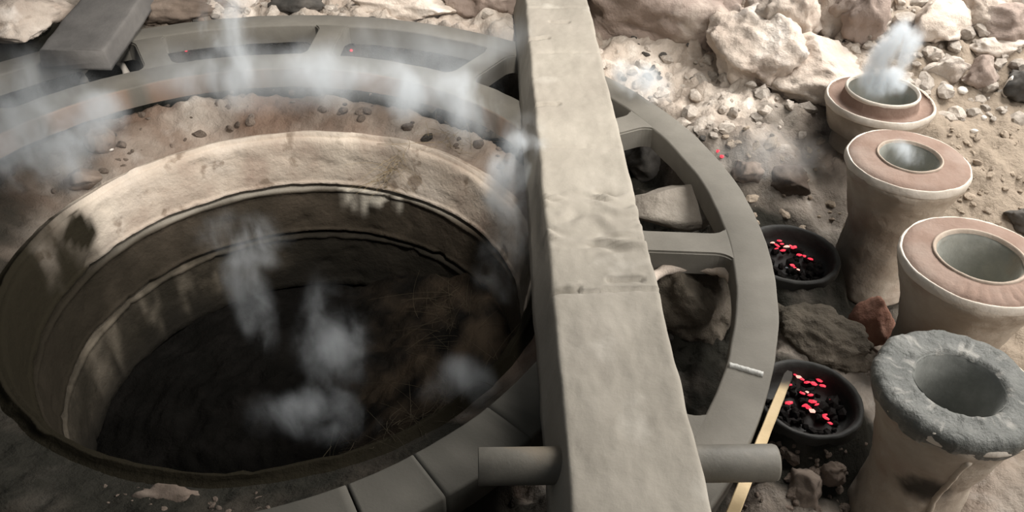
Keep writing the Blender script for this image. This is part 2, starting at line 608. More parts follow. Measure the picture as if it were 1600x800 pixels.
def rim_prof(r0, r1):
    return [(r0, 0.02), (r0, TH - BV), (r0 + BV * .3, TH - BV * .3), (r0 + BV, TH), ((r0 + r1) / 2, TH), (r1 - BV, TH),
            (r1 - BV * .3, TH - BV * .3), (r1, TH - BV), (r1, 0.02), (r0, 0.02)]


def wdisp(v, r, z, a):
    q = Vector((v.x * 9, v.y * 9, z * 9))
    n = noise.fractal(q, 0.7, 2.0, 3)
    return Vector((v.x * (1 + 0.0022 * n / r), v.y * (1 + 0.0022 * n / r), z + 0.0012 * n))


lathe('outer_rim', rim_prof(1.2614, 1.359), M_CASTING, wheel, 400, wdisp)
CUT = [-62.0, -53.4, -41.6]
lathe('inner_rim', rim_prof(0.897, 1.017), M_CASTING, wheel, 330, wdisp, R(CUT[2]), R(360 + CUT[0] - 0.12))
lathe('inner_rim', rim_prof(0.897, 1.017), M_CASTING, wheel, 20, wdisp, R(CUT[0] + 0.12), R(CUT[1] - 0.03))
lathe('inner_rim', rim_prof(0.897, 1.017), M_CASTING, wheel, 20, wdisp, R(CUT[1] + 0.03), R(CUT[2] - 0.05))


for o in list(wheel.children):
    if o.name.startswith('inner_rim'):
        attr_point(o, 'soot_shade', lambda c: (0.55 + 0.5 * fbm(c.x, c.y, 6, 5)) * sstep(-0.3, -0.6, c.y) + 0.3 * (0.5 + fbm(c.x, c.y, 3, 6)))  # shade of the front rim put into the colour, over mottled soot
        attr_point(o, 'rust', lambda c: sstep(0.902, 0.898, math.hypot(c.x, c.y)) * sstep(0.1, 0.4, c.y) * (0.6 + 1.2 * fbm(c.x, c.y, 2, 6)))


def spoke_mesh():
    ra, rb, hw, fl = 1.008, 1.270, 0.045, 0.05
    side = []
    n = 7
    for i in range(n + 1):
        t = i / n * PI / 2
        side.append((ra + 0.004 + fl - fl * math.cos(PI / 2 - t) if False else ra + fl * (1 - math.cos(t)), hw + fl * (1 - math.sin(t))))
    for i in range(n + 1):
        t = i / n * PI / 2
        side.append((rb - fl * (1 - math.sin(t)), hw + fl * (1 - math.cos(t))))
    pts = [(x, y) for x, y in side] + [(x, -y) for x, y in reversed(side)]
    bm = bmesh.new()
    top = TH - 0.0012
    vt = [bm.verts.new((x, y, top)) for x, y in pts]
    f = bm.faces.new(vt)
    ret = bmesh.ops.extrude_face_region(bm, geom=[f])
    bmesh.ops.translate(bm, verts=[g for g in ret['geom'] if isinstance(g, bmesh.types.BMVert)], vec=(0, 0, -TH + 0.022))
    bmesh.ops.recalc_face_normals(bm, faces=bm.faces)
    ed = [e for e in bm.edges if all(abs(v.co.z - top) < 1e-5 for v in e.verts)]
    bmesh.ops.bevel(bm, geom=ed, offset=0.005, segments=2, affect='EDGES')
    return bm


sp0 = bm_obj('spoke', spoke_mesh(), M_CASTING, wheel, smooth=False)
for k in range(12):
    o = sp0 if k == 0 else sp0.copy()
    if k:
        COL.objects.link(o)
        o.parent = wheel
    o.rotation_euler = (0, 0, R(-1.2 + 30.0 * k))
# bright weld across the outer rim
a = R(-21.4)
bm = bmesh.new()
tube_bm(bm, [Vector((r, 0.0004 * math.sin(r * 300), 0)) for r in [1.268 + 0.004 * i for i in range(19)]],
        [0.0066 + 0.0005 * math.sin(i * 2.1) for i in range(19)], 8)
wl = bm_obj('weld_seam', bm, M_WELD, wheel)
wl.rotation_euler = (0, 0, a)
wl.location = (0, 0, TH + 0.001)
tag(wl, 'bright weld bead across the rim')

# ------------------------------------------------------------------ coated beam


def make_beam(name, p0, p1, wtop, wl_, wr_, hh, mat, cracks, step=0.008, ntop=34, wr_zone=None):
    """a rough clay-coated bar; p0->p1 is the centre line of its top at bottom height"""
    ax = (p1 - p0)
    L_ = ax.length
    ax.normalize()
    sd = Vector((ax.y, -ax.x, 0))           # to the right
    st = int(L_ / step)
    prof = []
    bv = 0.008
    for i in range(6):
        prof.append((-wtop / 2 - wl_ * (1 - i / 6), (hh - bv) * i / 6))
    prof += [(-wtop / 2, hh - bv), (-wtop / 2 + bv * .3, hh - bv * .3)]
    for i in range(ntop + 1):
        prof.append((-wtop / 2 + bv + (wtop - 2 * bv) * i / ntop, hh))
    prof += [(wtop / 2 - bv * .3, hh - bv * .3), (wtop / 2, hh - bv)]
    for i in range(6):
        prof.append((wtop / 2 + wr_ * (i + 1) / 6, (hh - bv) * (1 - (i + 1) / 6)))
    m = len(prof)
    verts, faces = [], []
    for s in range(st + 1):
        t = s / st * L_
        for (x, z) in prof:
            q = Vector((x * 10, t * 5, z * 10))
            dz = 0.0034 * noise.fractal(q, 0.7, 2, 4)
            if z > hh * 0.9:
                for (ct, xa, xb, dep, wid, sl) in cracks:
                    if xa <= x <= xb:
                        tt = t - ct - sl * x - 0.006 * noise.noise(Vector((x * 40, ct * 7, 0)))
                        e = abs(tt) / wid
                        if e < 3:
                            dz -= 2.3 * dep * math.exp(-e * e)
                            dz += dep * 0.55 * math.exp(-((tt - 2.0 * wid) / (1.2 * wid)) ** 2)
                if wr_zone:
                    z0, z1, amp = wr_zone
                    wz = sstep(z0, z0 + 0.06, t) * (1 - sstep(z1 - 0.06, z1, t))
                    if wz > 0:
                        nn = noise.noise(Vector((x * 12 + 3, t * 44 + 2.5 * noise.noise(Vector((x * 9, t * 9, 1))), 4)))
                        nm = 0.5 + noise.noise(Vector((x * 14, t * 14, 9)))
                        dz += wz * amp * nn * max(0, nm)
            dx = 0.0034 * noise.fractal(q + Vector((7, 3, 1)), 0.7, 2, 3)
            verts.append(p0 + ax * t + sd * (x + dx) + Vector((0, 0, z + dz)))
    for s in range(st):
        for i in range(m):
            j = (i + 1) % m
            faces.append((s * m + i, s * m + j, (s + 1) * m + j, (s + 1) * m + i))
    faces.append(tuple(range(m))[::-1])
    faces.append(tuple(st * m + i for i in range(m)))
    o = mesh_obj(name, verts, faces, mat)
    bm = bmesh.new()
    bm.from_mesh(o.data)
    bmesh.ops.recalc_face_normals(bm, faces=bm.faces)
    bm.to_mesh(o.data)
    bm.free()
    o.data.polygons.foreach_set('use_smooth', [True] * len(o.data.polygons))
    return o


BZ = 0.13
bl0, br0 = at(892, 800, BZ), at(1115, 800, BZ)
bl1, br1 = at(820, 0, BZ), at(918, 0, BZ)
c0, c1 = (bl0 + br0) / 2, (bl1 + br1) / 2
bw = ((br0 - bl0).length + (br1 - bl1).length) / 2
dr = (c1 - c0).normalized()
bs = c0 - dr * 0.75
be = c1 + dr * 0.95
bs.z = be.z = 0.001


def along(px, py):
    q = at(px, py, BZ)
    q.z = 0
    return (q - Vector((bs.x, bs.y, 0))).dot(dr)


hw = bw / 2
cr = [(along(945, 454), -hw, hw, 0.006, 0.004, 0.05), (along(900, 447), -hw, -hw * .45, 0.006, 0.006, 0.15),
      (along(985, 437), 0.01, hw * 0.75, 0.005, 0.007, 0.0),
      (along(905, 230), -hw * .9, hw * .9, 0.0022, 0.004, 0.0), (along(845, 160), -hw, -hw * .35, 0.006, 0.005, 0.16),
      (along(870, 82), -hw, hw, 0.0022, 0.004, 0.0), (along(845, 57), -hw, -hw * .4, 0.006, 0.006, 0.25),
      (along(875, 35), -hw * .35, hw * .3, 0.005, 0.006, 0.0), (along(880, 12), -hw, hw, 0.002, 0.006, 0.06)]
beam = make_beam('coated_beam', bs, be, bw, 0.03, 0.004, BZ, M_BEAM, cr, 0.007, 36, (along(925, 405), along(905, 292), 0.034))
tag(beam, 'long pale grey clay-coated beam with cracks lying across the wheel', 'beam')

# pipe through the beam
pa, pb = at(747, 729, 0.068), at(1213, 723, 0.068)
pip = empty('axle_pipe', (pa + pb) / 2)
tag(pip, 'grey steel pipe stuck crosswise through the near end of the beam', 'pipe')
ax = (pb - pa).normalized()
Lp = (pb - pa).length
rot = Vector((0, 0, 1)).rotation_difference(ax)
PR = 0.0335
pt = lathe('pipe_tube', [(PR - .006, -Lp / 2), (PR - .001, -Lp / 2), (PR, -Lp / 2 + .002), (PR, -Lp / 4), (PR, 0), (PR, Lp / 4), (PR, Lp / 2 - .006),
                         (PR - .002, Lp / 2 - .001), (PR - .007, Lp / 2), (PR - .008, Lp / 2 - .01), (PR - .008, -Lp / 2 + .01), (PR - .006, -Lp / 2)],
           M_PIPE, pip, 48)
pt.rotation_mode = 'QUATERNION'
pt.rotation_quaternion = rot

# dark plank at top left
q0, q1 = at(112, 84, 0.06), at(225, -60, 0.10)
dk = make_beam('dark_beam', Vector((q0.x, q0.y, 0.004)), Vector((q1.x, q1.y, 0.05)), 0.21, 0.01, 0.01, 0.07, M_DARKPLANK, [], 0.012, 14)
tag(dk, 'short dark grey beam resting on the far left of the wheel', 'beam')

# ------------------------------------------------------------------ crucible pots


def adisp(amp, sc, seed):
    def f(v, r, z, a):
        q = Vector((v.x * sc, v.y * sc, z * sc + seed))
        n = noise.fractal(q, 0.7, 2, 4)
        k = 1 + amp * n / max(r, 0.03)
        return Vector((v.x * k, v.y * k, v.z + 0.5 * amp * noise.noise(q * 1.3 + Vector((5, 5, 5)))))
    return f


def smooth_prof(pts, n=6):
    out = []
    P = [pts[0]] + list(pts) + [pts[-1]]
    for i in range(1, len(P) - 2):
        for k in range(n):
            t = k / n
            o = []
            for c in (0, 1):
                p0, p1, p2, p3 = P[i - 1][c], P[i][c], P[i + 1][c], P[i + 2][c]
                o.append(0.5 * (2 * p1 + (p2 - p0) * t + (2 * p0 - 5 * p1 + 4 * p2 - p3) * t * t + (3 * p1 - p0 - 3 * p2 + p3) * t ** 3))
            out.append(tuple(o))
    out.append(pts[-1])
    return out


def pot(px, py, z, rr, hole, label, kind, seed, rimmat, boremat, soot_shade=None):
    c = at(px, py, z)
    zb = hgt(c.x, c.y) - 0.012 - z
    t = empty('crucible_mould', (c.x, c.y, z + zb))
    tag(t, label, 'mould')
    H = -zb
    up = lambda pts: [(r_, q + H) for r_, q in pts]
    body = smooth_prof([(rr * 0.965, -0.012), (rr * 0.985, -0.03), (rr * 0.93, -0.055), (rr * 0.83, -0.10), (rr * 0.73, -0.38 * H), (rr * 0.67, -0.50 * H),
                        (rr * 0.655, -0.63 * H), (rr * 0.68, -0.78 * H), (rr * 0.72, -0.93 * H), (rr * 0.72, -0.985 * H), (rr * 0.66, -H)], 6)
    b = lathe('body', up(body), M_POT, t, 96, adisp(0.006, 10, seed))
    if soot_shade:
        attr_point(b, 'soot_shade', soot_shade)
    else:
        attr_point(b, 'soot_shade', lambda v: 0.55 * sstep(0.03, -0.10, v.x) * (0.4 + 0.8 * sstep(H - .05, H * .4, v.z)))  # shaded left side put into the body colour
    e = lathe('rim_edge', up(smooth_prof([(rr * 0.96, -0.026), (rr * 1.0, -0.024), (rr * 1.01, -0.012), (rr * 0.985, -0.001), (rr * 0.95, -0.004)], 4)), M_POTEDGE, t, 96,
              adisp(0.003, 14, seed + 2))
    if kind == 'collar':
        pl = [(rr * 0.955, -0.003), (rr * 0.9, -0.012), (rr * 0.74, -0.016), (rr * 0.70, 0.0), (rr * 0.675, 0.024)]
    elif kind == 'slag':
        pl = [(rr * 0.95, -0.046), (rr * 0.99, -0.032), (rr * 1.015, -0.016), (rr * 1.015, -0.003), (rr * 0.985, 0.003), (rr * 0.94, 0.008), (rr * 0.85, 0.010), (rr * 0.74, 0.004), (rr * 0.64, 0.008), (hole * 1.07, 0.007), (hole * 1.0, 0.001)]
    else:
        pl = [(rr * 0.97, -0.004), (rr * 0.93, 0.003), (rr * 0.80, 0.004), (rr * 0.70, 0.005), (hole * 1.10, 0.006), (hole * 1.03, 0.004)]
    dfn = adisp(0.002, 16, seed + 4)
    if kind == 'slag':
        def dfn(v, r, z, a_, s=seed):
            q = Vector((v.x * 16, v.y * 16, s))
            n = noise.fractal(q, 0.8, 2.1, 5)
            rd = abs(noise.noise(q * 1.2 + Vector((3, 9, 4))))
            return Vector((v.x * (1 + 0.004 * n / r), v.y * (1 + 0.004 * n / r), v.z + 0.005 * n + 0.006 * max(0, 0.5 - 4 * rd)))
    if kind == 'dimpled':
        def dfn(v, r, z, a_, s=seed):
            q = Vector((v.x * 16, v.y * 16, s))
            n = noise.fractal(q, 0.7, 2.1, 4)
            dz = 0.0018 * n
            dg = (math.degrees(a_) % 360)
            if 200 < dg < 350:
                e_ = math.exp(-((r - rr * 0.83) / (rr * 0.05)) ** 2)
                dz -= 0.010 * e_ * max(0, math.sin(a_ * 34)) * min(1, max(0, noise.noise(q * .8) + .6))
            return Vector((v.x, v.y, v.z + dz))
    pls = prof_lin(up(pl)) if kind != 'collar' else smooth_prof(up(pl), 5)
    rimo = lathe('rim_plate', pls, rimmat, t, 200 if kind != 'collar' else 96, dfn)
    if kind == 'slag':
        attr_point(rimo, 'crust', lambda v: 0.8 * sstep(H - 0.03, H - 0.05, v.z + 0.02 * fbm(v.x, v.y, 3, 25)) * sstep(-0.1, 0.3, fbm(v.x, v.y, 7, 40)) * (1 if v.y < 0.03 else 0.2)
                   + 0.35 * sstep(0.35, 0.6, fbm(v.x, v.y, 11, 30)))
        bm = bmesh.new()
        sp = []
        for i in range(26):
            tt = i / 25
            zz = H - 0.05 - tt * (H - 0.08)
            for q in range(len(body) - 1):
                z0_, z1_ = body[q][1] + H, body[q + 1][1] + H
                if z1_ <= zz <= z0_:
                    rb_ = body[q][0] + (body[q + 1][0] - body[q][0]) * (zz - z0_) / min(-1e-6, z1_ - z0_)
                    aa = R(-98) + 0.05 * noise.noise(Vector((tt * 6, 1, 1)))
                    sp.append(Vector(((rb_ + 0.001) * math.cos(aa), (rb_ + 0.001) * math.sin(aa), zz)))
                    break
        tube_bm(bm, sp, [0.006 + 0.002 * noise.noise(Vector((i * .7, 3, 2))) for i in range(len(sp))], 8)
        bm_obj('seam', bm, M_POT, t)
    if kind in ('flat', 'dimpled'):
        lathe('hole_lip', up(smooth_prof([(hole * 1.10, 0.004), (hole * 1.09, 0.010), (hole * 1.04, 0.011), (hole * 0.99, 0.003)], 4)), M_LIP, t, 80, adisp(0.0015, 14, seed + 9))
    if kind == 'collar':
        hole = rr * 0.66
        lathe('collar_lip', up(smooth_prof([(hole * 1.03, 0.016), (hole * 1.045, 0.024), (hole * 1.0, 0.029), (hole * 0.95, 0.02)], 4)), M_POTEDGE, t, 80)
        bp = [(hole * 0.97, 0.024), (hole * .93, -0.01), (hole * .8, -0.07), (hole * .5, -0.13), (0.004, -0.14)]
    else:
        bp = [(hole * 1.03, 0.005), (hole, 0.001), (hole * .95, -0.012), (hole * .88, -0.05), (hole * .8, -0.10), (hole * .68, -0.17), (hole * .4, -0.20), (0.004, -0.20)]
    lathe('bore', up(smooth_prof(bp, 5)), boremat, t, 72, adisp(0.002, 12, seed + 7))
    return t, c, H


PZ = 0.13
t1, c1p, _ = pot(1376, 152, 0.10, 0.158, 0.09, 'farthest clay mould with raised collar, smoking white at the mouth', 'collar', 3, M_TERRA, M_BORE)
t2, c2p, _ = pot(1420, 248, PZ, 0.157, 0.076, 'second farthest clay mould, flat pink rim, thin smoke in the hole', 'flat', 13, M_TERRA, M_BORE)
t3, c3p, _ = pot(1530, 404, PZ, 0.168, 0.092, 'clay mould with dimpled pink rim and empty clean hole, third from the far end', 'dimpled', 23, M_TERRA, M_BORE)


def p4soot_shade(v):
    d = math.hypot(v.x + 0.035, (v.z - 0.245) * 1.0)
    return (0.95 * sstep(0.055, 0.02, d + 0.012 * fbm(v.x, v.z, 1, 20)) if v.y < 0 else 0) + 0.35 * sstep(-0.02, -0.12, v.x)  # soot stain on the neck, plus painted shade on the left side


t4, c4p, H4 = pot(1498, 602, PZ, 0.150, 0.080, 'nearest clay mould with crusted grey slag rim and sooty stain on the neck', 'slag', 33, M_GREYRIM, M_BORE_GREY, p4soot_shade)

# broken red base under the second pot
def chunk(name, c, size, mat, seed, planes=9, sub=3, parent=None, rough=0.12):
    bm = bmesh.new()
    bmesh.ops.create_icosphere(bm, subdivisions=sub, radius=1.0)
    rnd = random.Random(seed)
    for _ in range(planes):
        n = Vector((rnd.uniform(-1, 1), rnd.uniform(-1, 1), rnd.uniform(-1, 1))).normalized()
        d = rnd.uniform(0.55, 0.85)
        for v in bm.verts:
            e = v.co.dot(n) - d
            if e > 0:
                v.co -= n * e * 0.95
    for v in bm.verts:
        q = v.co * 2.2 + Vector((seed * 3.7, seed * 1.3, 0))
        v.co *= 1 + rough * noise.fractal(q, 0.8, 2.1, 4 if sub < 3 else 7)
        v.co = Vector((v.co.x * size[0], v.co.y * size[1], v.co.z * size[2]))
    o = bm_obj(name, bm, mat, parent)
    o.location = c
    return o


q = at(1380, 478, -0.13)
o = chunk('broken_clay_base', (q.x, q.y + 0.01, -0.20), (0.065, 0.05, 0.085), M_REDCLAY, 5, 9, 4, rough=0.1)
tag(o, 'broken red clay lump at the foot of the second farthest mould', 'clay lump')

# ------------------------------------------------------------------ forges with embers


def coal_mesh(seed, mat):
    o = chunk('coal', (0, 0, 0), (1, 1, 0.75), mat, seed, 7, 1, rough=0.25)
    me = o.data
    bpy.data.objects.remove(o)
    me.polygons.foreach_set('use_smooth', [False] * len(me.polygons))
    return me


COALS = [coal_mesh(s, M_COAL) for s in range(4)]
EMB = [coal_mesh(s + 10, M_EMBER) for s in range(3)]
HOT = [coal_mesh(s + 20, M_EMBER_HOT) for s in range(2)]

FL = ['far', 'near']
for fi, (fp, fr) in enumerate(FORGES):
    t = empty('forge_pot', (fp.x, fp.y, -0.34))
    tag(t, ('round black forge hole with red embers beside the far right rim of the wheel',
            'round black forge hole with red embers under the tip of the wooden stick')[fi], 'forge')
    B = 0.34
    lathe('rim', smooth_prof([(fr * 1.02, B - 0.16), (fr * 1.02, B - 0.128), (fr * 1.0, B - 0.121), (fr * 0.96, B - 0.119), (fr * 0.91, B - 0.122), (fr * 0.87, B - 0.134),
                              (fr * 0.84, B - 0.16)], 5), M_FORGE, t, 80, adisp(0.003, 14, fi * 5))
    lathe('bowl', smooth_prof([(fr * 0.86, B - 0.14), (fr * 0.82, B - 0.158), (fr * 0.74, B - 0.168), (fr * .6, B - 0.172), (fr * 0.4, B - 0.174), (0.004, B - 0.174)], 5), M_FORGE, t, 64)
    rnd = random.Random(40 + fi)
    cl = ('dark coal lump in the far forge hole', 'dark coal lump in the near forge hole')[fi]
    for k in range(70):
        rr = fr * 0.74 * math.sqrt(rnd.random())
        a = rnd.uniform(0, 2 * PI)
        o = bpy.data.objects.new('coal', rnd.choice(COALS))
        COL.objects.link(o)
        s = rnd.uniform(0.010, 0.018)
        o.scale = (s, s * rnd.uniform(.7, 1.1), s)
        o.rotation_euler = (rnd.uniform(0, 6), rnd.uniform(0, 6), rnd.uniform(0, 6))
        o.location = (fp.x + rr * math.cos(a), fp.y + rr * math.sin(a), -0.163 + rnd.uniform(-0.006, 0.006))
        tag(o, cl, 'coal', ('coals in the far forge', 'coals in the near forge')[fi])
spots0 = [(1207, 379, 1), (1214, 383, 0), (1222, 381, 0), (1229, 385, 1), (1236, 384, 0), (1213, 388, 0), (1223, 391, 0), (1240, 386, 0),
          (1249, 398, 0), (1257, 400, 0), (1266, 404, 0), (1238, 414, 0), (1242, 418, 0), (1247, 421, 1), (1218, 376, 0)]
spots1 = [(1242, 585, 0), (1248, 589, 1), (1253, 592, 0), (1261, 597, 0), (1271, 599, 0), (1280, 594, 0), (1285, 602, 0), (1233, 601, 0),
          (1254, 614, 0), (1260, 613, 1), (1266, 617, 0), (1233, 629, 0), (1270, 627, 0), (1263, 636, 0), (1276, 632, 0), (1269, 642, 1),
          (1257, 633, 0), (1289, 648, 0), (1291, 653, 0), (1300, 625, 0), (1297, 661, 0)]
for fi, sp in enumerate((spots0, spots1)):
    rnd = random.Random(60 + fi)
    for (px, py, hot) in sp:
        q = at(px, py, -0.150)
        o = bpy.data.objects.new('ember', rnd.choice(HOT if hot else EMB))
        COL.objects.link(o)
        s = rnd.uniform(0.0040, 0.0072)
        o.scale = (s * 1.6, s * .9, s * .8)
        o.rotation_euler = (rnd.uniform(-.4, .4), rnd.uniform(-.4, .4), rnd.uniform(-.7, .3))
        o.location = q
        tag(o, ('small red glowing ember in the far forge hole', 'small red glowing ember in the near forge hole')[fi], 'ember',
            ('embers in the far forge', 'embers in the near forge')[fi])
for (px, py, lab) in [(1122, 238, 'upper glowing ember beside the right rim of the wheel, near the stones'), (1128, 246, 'lower glowing ember beside the right rim of the wheel, near the stones'),
                      (549, 80, 'tiny glowing ember in the wheel opening at top centre'), (291, 80, 'tiny glowing ember in the wheel opening at top left')]:
    q = ground(px, py)
    o = bpy.data.objects.new('ember', EMB[0])
    COL.objects.link(o)
    s = 0.008
    o.scale = (s, s, s)
    o.location = q + Vector((0, 0, 0.004))
    tag(o, lab, 'ember')

# stick
s0, s1 = at(1233, 583, -0.085), at(1140, 815, 0.0)
dirv = (s1 - s0)
s1 = s0 + dirv * 1.35
bm = bmesh.new()
ax = (s1 - s0).normalized()
sd = Vector((0, 0, 1)).cross(ax).normalized()
upv = ax.cross(sd)
nst = 40
rings = []
for i in range(nst + 1):
    t = i / nst
    c = s0.lerp(s1, t)
    wd = 0.0095 + 0.0022 * t + 0.0006 * noise.noise(Vector((t * 14, 0, 0)))
    if i == 0:
        wd *= 0.6
    th = 0.006
    rings.append([bm.verts.new(c + sd * (wd * a_) + upv * (th * b_)) for a_, b_ in ((-1, -1), (1, -1), (1.05, 0.6), (0.9, 1), (-0.9, 1), (-1.05, 0.6))])
for i in range(nst):
    for k in range(6):
        bm.faces.new((rings[i][k], rings[i][(k + 1) % 6], rings[i + 1][(k + 1) % 6], rings[i + 1][k]))
bm.faces.new(rings[0])
bm.faces.new(rings[-1])
st = bm_obj('wooden_stick', bm, M_STICK, None, smooth=False)
attr_point(st, 'soot_shade', lambda c: sstep(0.085, 0.045, (c - s0).length + 0.012 * noise.noise(c * 80)))
tag(st, 'straight pale wooden stick with a charred tip poking into the near forge', 'stick')

# ------------------------------------------------------------------ stones
def big(name, px, py, size, mat, label, seed, dz=0.0, rotz=0.0, planes=9, cat='stone', sub=4, rough=0.2):
    c = ground(px, py)
    o = chunk(name, (c.x, c.y, c.z + dz), size, mat, seed, planes, 5 if max(size) > 0.14 else sub, rough=rough)
    o.rotation_euler = (0, 0, rotz)
    tag(o, label, cat)
    return o


big('boulder', 1018, 30, (0.37, 0.30, 0.24), M_BOULDER, 'large brown boulder just right of the far end of the beam', 2, 0.02, 0.1)
big('boulder', 1090, 45, (0.17, 0.16, 0.15), M_BOULDER, 'brown boulder leaning against the right side of the largest boulder', 12, 0.02, 0.6)
big('boulder', 1180, 95, (0.17, 0.20, 0.15), M_ROCK, 'large pale boulder with a bright left face right of the brown boulders', 8, 0.03, 0.35, 7)
big('boulder', 1265, 112, (0.24, 0.17, 0.11), M_ROCK, 'broad low pale boulder left of the farthest mould', 14, 0.0, -0.3, 8)
big('boulder', 1232, 40, (0.15, 0.14, 0.13), M_ROCK, 'pinkish boulder at the top edge above the broad pale boulder', 15, 0.02, 0.2)
big('boulder', 1140, -25, (0.20, 0.18, 0.15), M_ROCK, 'pale boulder at the top edge above the brown boulders', 16, 0.0, 0.9)
big('boulder', 1290, 30, (0.10, 0.10, 0.13), M_ROCK, 'pale pointed stone at the top edge, left of two rounded brown stones', 18, 0.03, 0.2)
big('stone', 1318, 35, (0.060, 0.06, 0.08), M_BOULDER, 'left of two rounded brown stones behind the smoking mould', 19, 0.03, 0.2, 4)
big('stone', 1350, 38, (0.075, 0.085, 0.11), M_BOULDER, 'right of two rounded brown stones behind the smoking mould', 20, 0.03, -0.4, 4)
big('stone', 1462, 45, (0.11, 0.09, 0.09), M_ROCK, 'pale lumpy stone right of the white smoke', 21, 0.02, 0.3)
big('stone', 1525, 28, (0.15, 0.09, 0.10), M_ROCK, 'long pale stone at the top right, second from the corner', 22, 0.04, -0.4)
big('stone', 1570, 48, (0.12, 0.08, 0.07), M_BOULDER, 'brownish stone near the top right corner', 23, 0.02, -0.2)
big('stone', 1560, 75, (0.10, 0.06, 0.04), M_ROCK, 'flat pale stone below the brownish corner stone', 24, 0.01, 0.1)
big('stone', 1480, 112, (0.085, 0.05, 0.05), M_ROCK, 'pale flat stone above the two white chips', 25, 0.01, 0.3)
big('stone', 1530, 120, (0.075, 0.06, 0.06), M_BOULDER, 'squat brown stone left of the upright white chip', 26, 0.01, 0.3)
big('stone', 1592, 140, (0.075, 0.06, 0.06), M_SOOTROCK, 'dark grey stone at the right edge by the upright white chip', 27, 0.02, 0.3)
big('stone', 1592, 352, (0.05, 0.05, 0.04), M_SOOTROCK, 'grey-green stone at the right edge behind the dimpled mould', 28, 0.02, 0.3)
big('stone', 1592, 30, (0.05, 0.05, 0.09), M_CHIP, 'white stone cut by the top right corner', 29, 0.03, 0.3)
big('stone', 260, 18, (0.22, 0.10, 0.075), M_CLOD, 'reddish rubble lump on the far edge of the wheel at top left', 30, 0.0, 0.15)
big('stone', 460, 10, (0.12, 0.06, 0.05), M_SOOTROCK, 'dark grey lump at the top edge left of the beam', 31, 0.01, 0.1)
big('stone', 380, 6, (0.10, 0.07, 0.06), M_ROCK, 'pale lump at the top edge behind the tall smoke streak', 32, 0.01, 0.5)
big('boulder', 765, 8, (0.19, 0.13, 0.11), M_BOULDER, 'brown boulder just left of the far end of the beam', 33, 0.01, 0.3)
big('boulder', 640, 12, (0.25, 0.12, 0.08), M_ROCK, 'long pale boulder at the top edge behind the wheel', 34, 0.0, 0.1)
big('boulder', 28, 30, (0.22, 0.22, 0.10), M_ROCK, 'broad pale slab in the top left corner', 35, 0.0, 0.5, 12)
c = at(1046, 312, -0.075)
o = chunk('stone', (c.x, c.y, c.z - 0.03), (0.15, 0.085, 0.075), M_SLOTSTONE, 36, 14, 4, rough=0.07)
o.rotation_euler = (0.1, 0, 0.1)
tag(o, 'grey-brown flat stone inside the upper right wheel opening', 'stone')
big('stone', 1010, 255, (0.10, 0.07, 0.08), M_SOOTROCK, 'black sooty stone inside the upper right wheel opening', 37, 0.02, 0.4)
big('clay_mound', 1078, 480, (0.155, 0.125, 0.15), M_MOUND, 'rounded clay mound inside the lower right wheel opening', 38, 0.02, 0.2, 5, rough=0.2)
big('clay_mound', 1275, 510, (0.15, 0.10, 0.07), M_MOUND, 'dark rounded clay mound between the two forge holes', 39, -0.03, -0.5, 5, rough=0.2)
big('clod', 1258, 765, (0.05, 0.045, 0.04), M_CLOD, 'crumbly clod below the near forge, right of the pipe end', 40, 0.0, 0.2)
big('clod', 1300, 740, (0.035, 0.03, 0.03), M_CLOD, 'small clod below the near forge, left of the nearest mould', 41, 0.0, 0.2)
big('clod', 130, 285, (0.07, 0.055, 0.045), M_CLOD, 'brown clod left of the kiln rim under the left smoke', 42, 0.01, 0.2)
big('clod', 155, 225, (0.05, 0.05, 0.05), M_CLOD, 'pinkish clod with a pale top above the left kiln rim', 43, 0.01, 0.7)
big('clod', 245, 778, (0.075, 0.03, 0.022), M_CLOD, 'crumbly pale clod on the front lip of the kiln', 44, 0.0, 0.05)
big('stone', 1165, 275, (0.05, 0.05, 0.04), M_CLOD, 'left of two smoky grey stones outside the right rim', 45, 0.01, 0.7)
big('stone', 1230, 290, (0.07, 0.06, 0.05), M_CLOD, 'right of two smoky grey stones outside the right rim', 46, 0.01, 0.1)

# white chips
for px, py, s, lab in [(1475, 143, (0.032, 0.02, 0.016), 'left of two bright white chips by the farthest mould'),
                       (1502, 145, (0.020, 0.018, 0.014), 'right of two bright white chips by the farthest mould'),
                       (1536, 186, (0.011, 0.009, 0.009), 'small white chip on the slope, upper of two'),
                       (1521, 207, (0.013, 0.009, 0.008), 'small white chip on the slope, lower of two'),
                       (1494, 79, (0.030, 0.012, 0.012), 'flat white chip in the rubble at the upper right'),
                       (173, 235, (0.013, 0.008, 0.008), 'small white chip on the clay above the left kiln rim')]:
    c = ground(px, py)
    o = chunk('white_chip', (c.x, c.y, c.z + s[2] * .5), s, M_CHIP, px, 6, 2)
    tag(o, lab, 'chip')
c = ground(1569, 152)
o = chunk('white_chip', (c.x, c.y, c.z + 0.03), (0.014, 0.010, 0.045), M_CHIP, 91, 6, 2)
tag(o, 'upright white chip at the right edge beside the dark grey stone', 'chip')

# pale curled clay mouth in the first opening
q = at(158, 98, -0.07)
ring = []
bm = bmesh.new()
pts = []
for i in range(15):
    a = PI * (-0.05 + 1.1 * i / 14)
    pts.append(Vector((0.075 * math.cos(a), 0.03 * math.sin(a), -0.03 + 0.075 * math.sin(a))))
tube_bm(bm, pts, [0.013 + 0.003 * math.sin(i * 1.9) for i in range(15)], 10)
o = bm_obj('clay_arch', bm, M_CHIP)
o.location = (q.x, q.y, -0.10)
o.rotation_euler = (0, 0, 0.15)
tag(o, 'small pale clay arch inside the wheel opening at top left', 'clay arch')

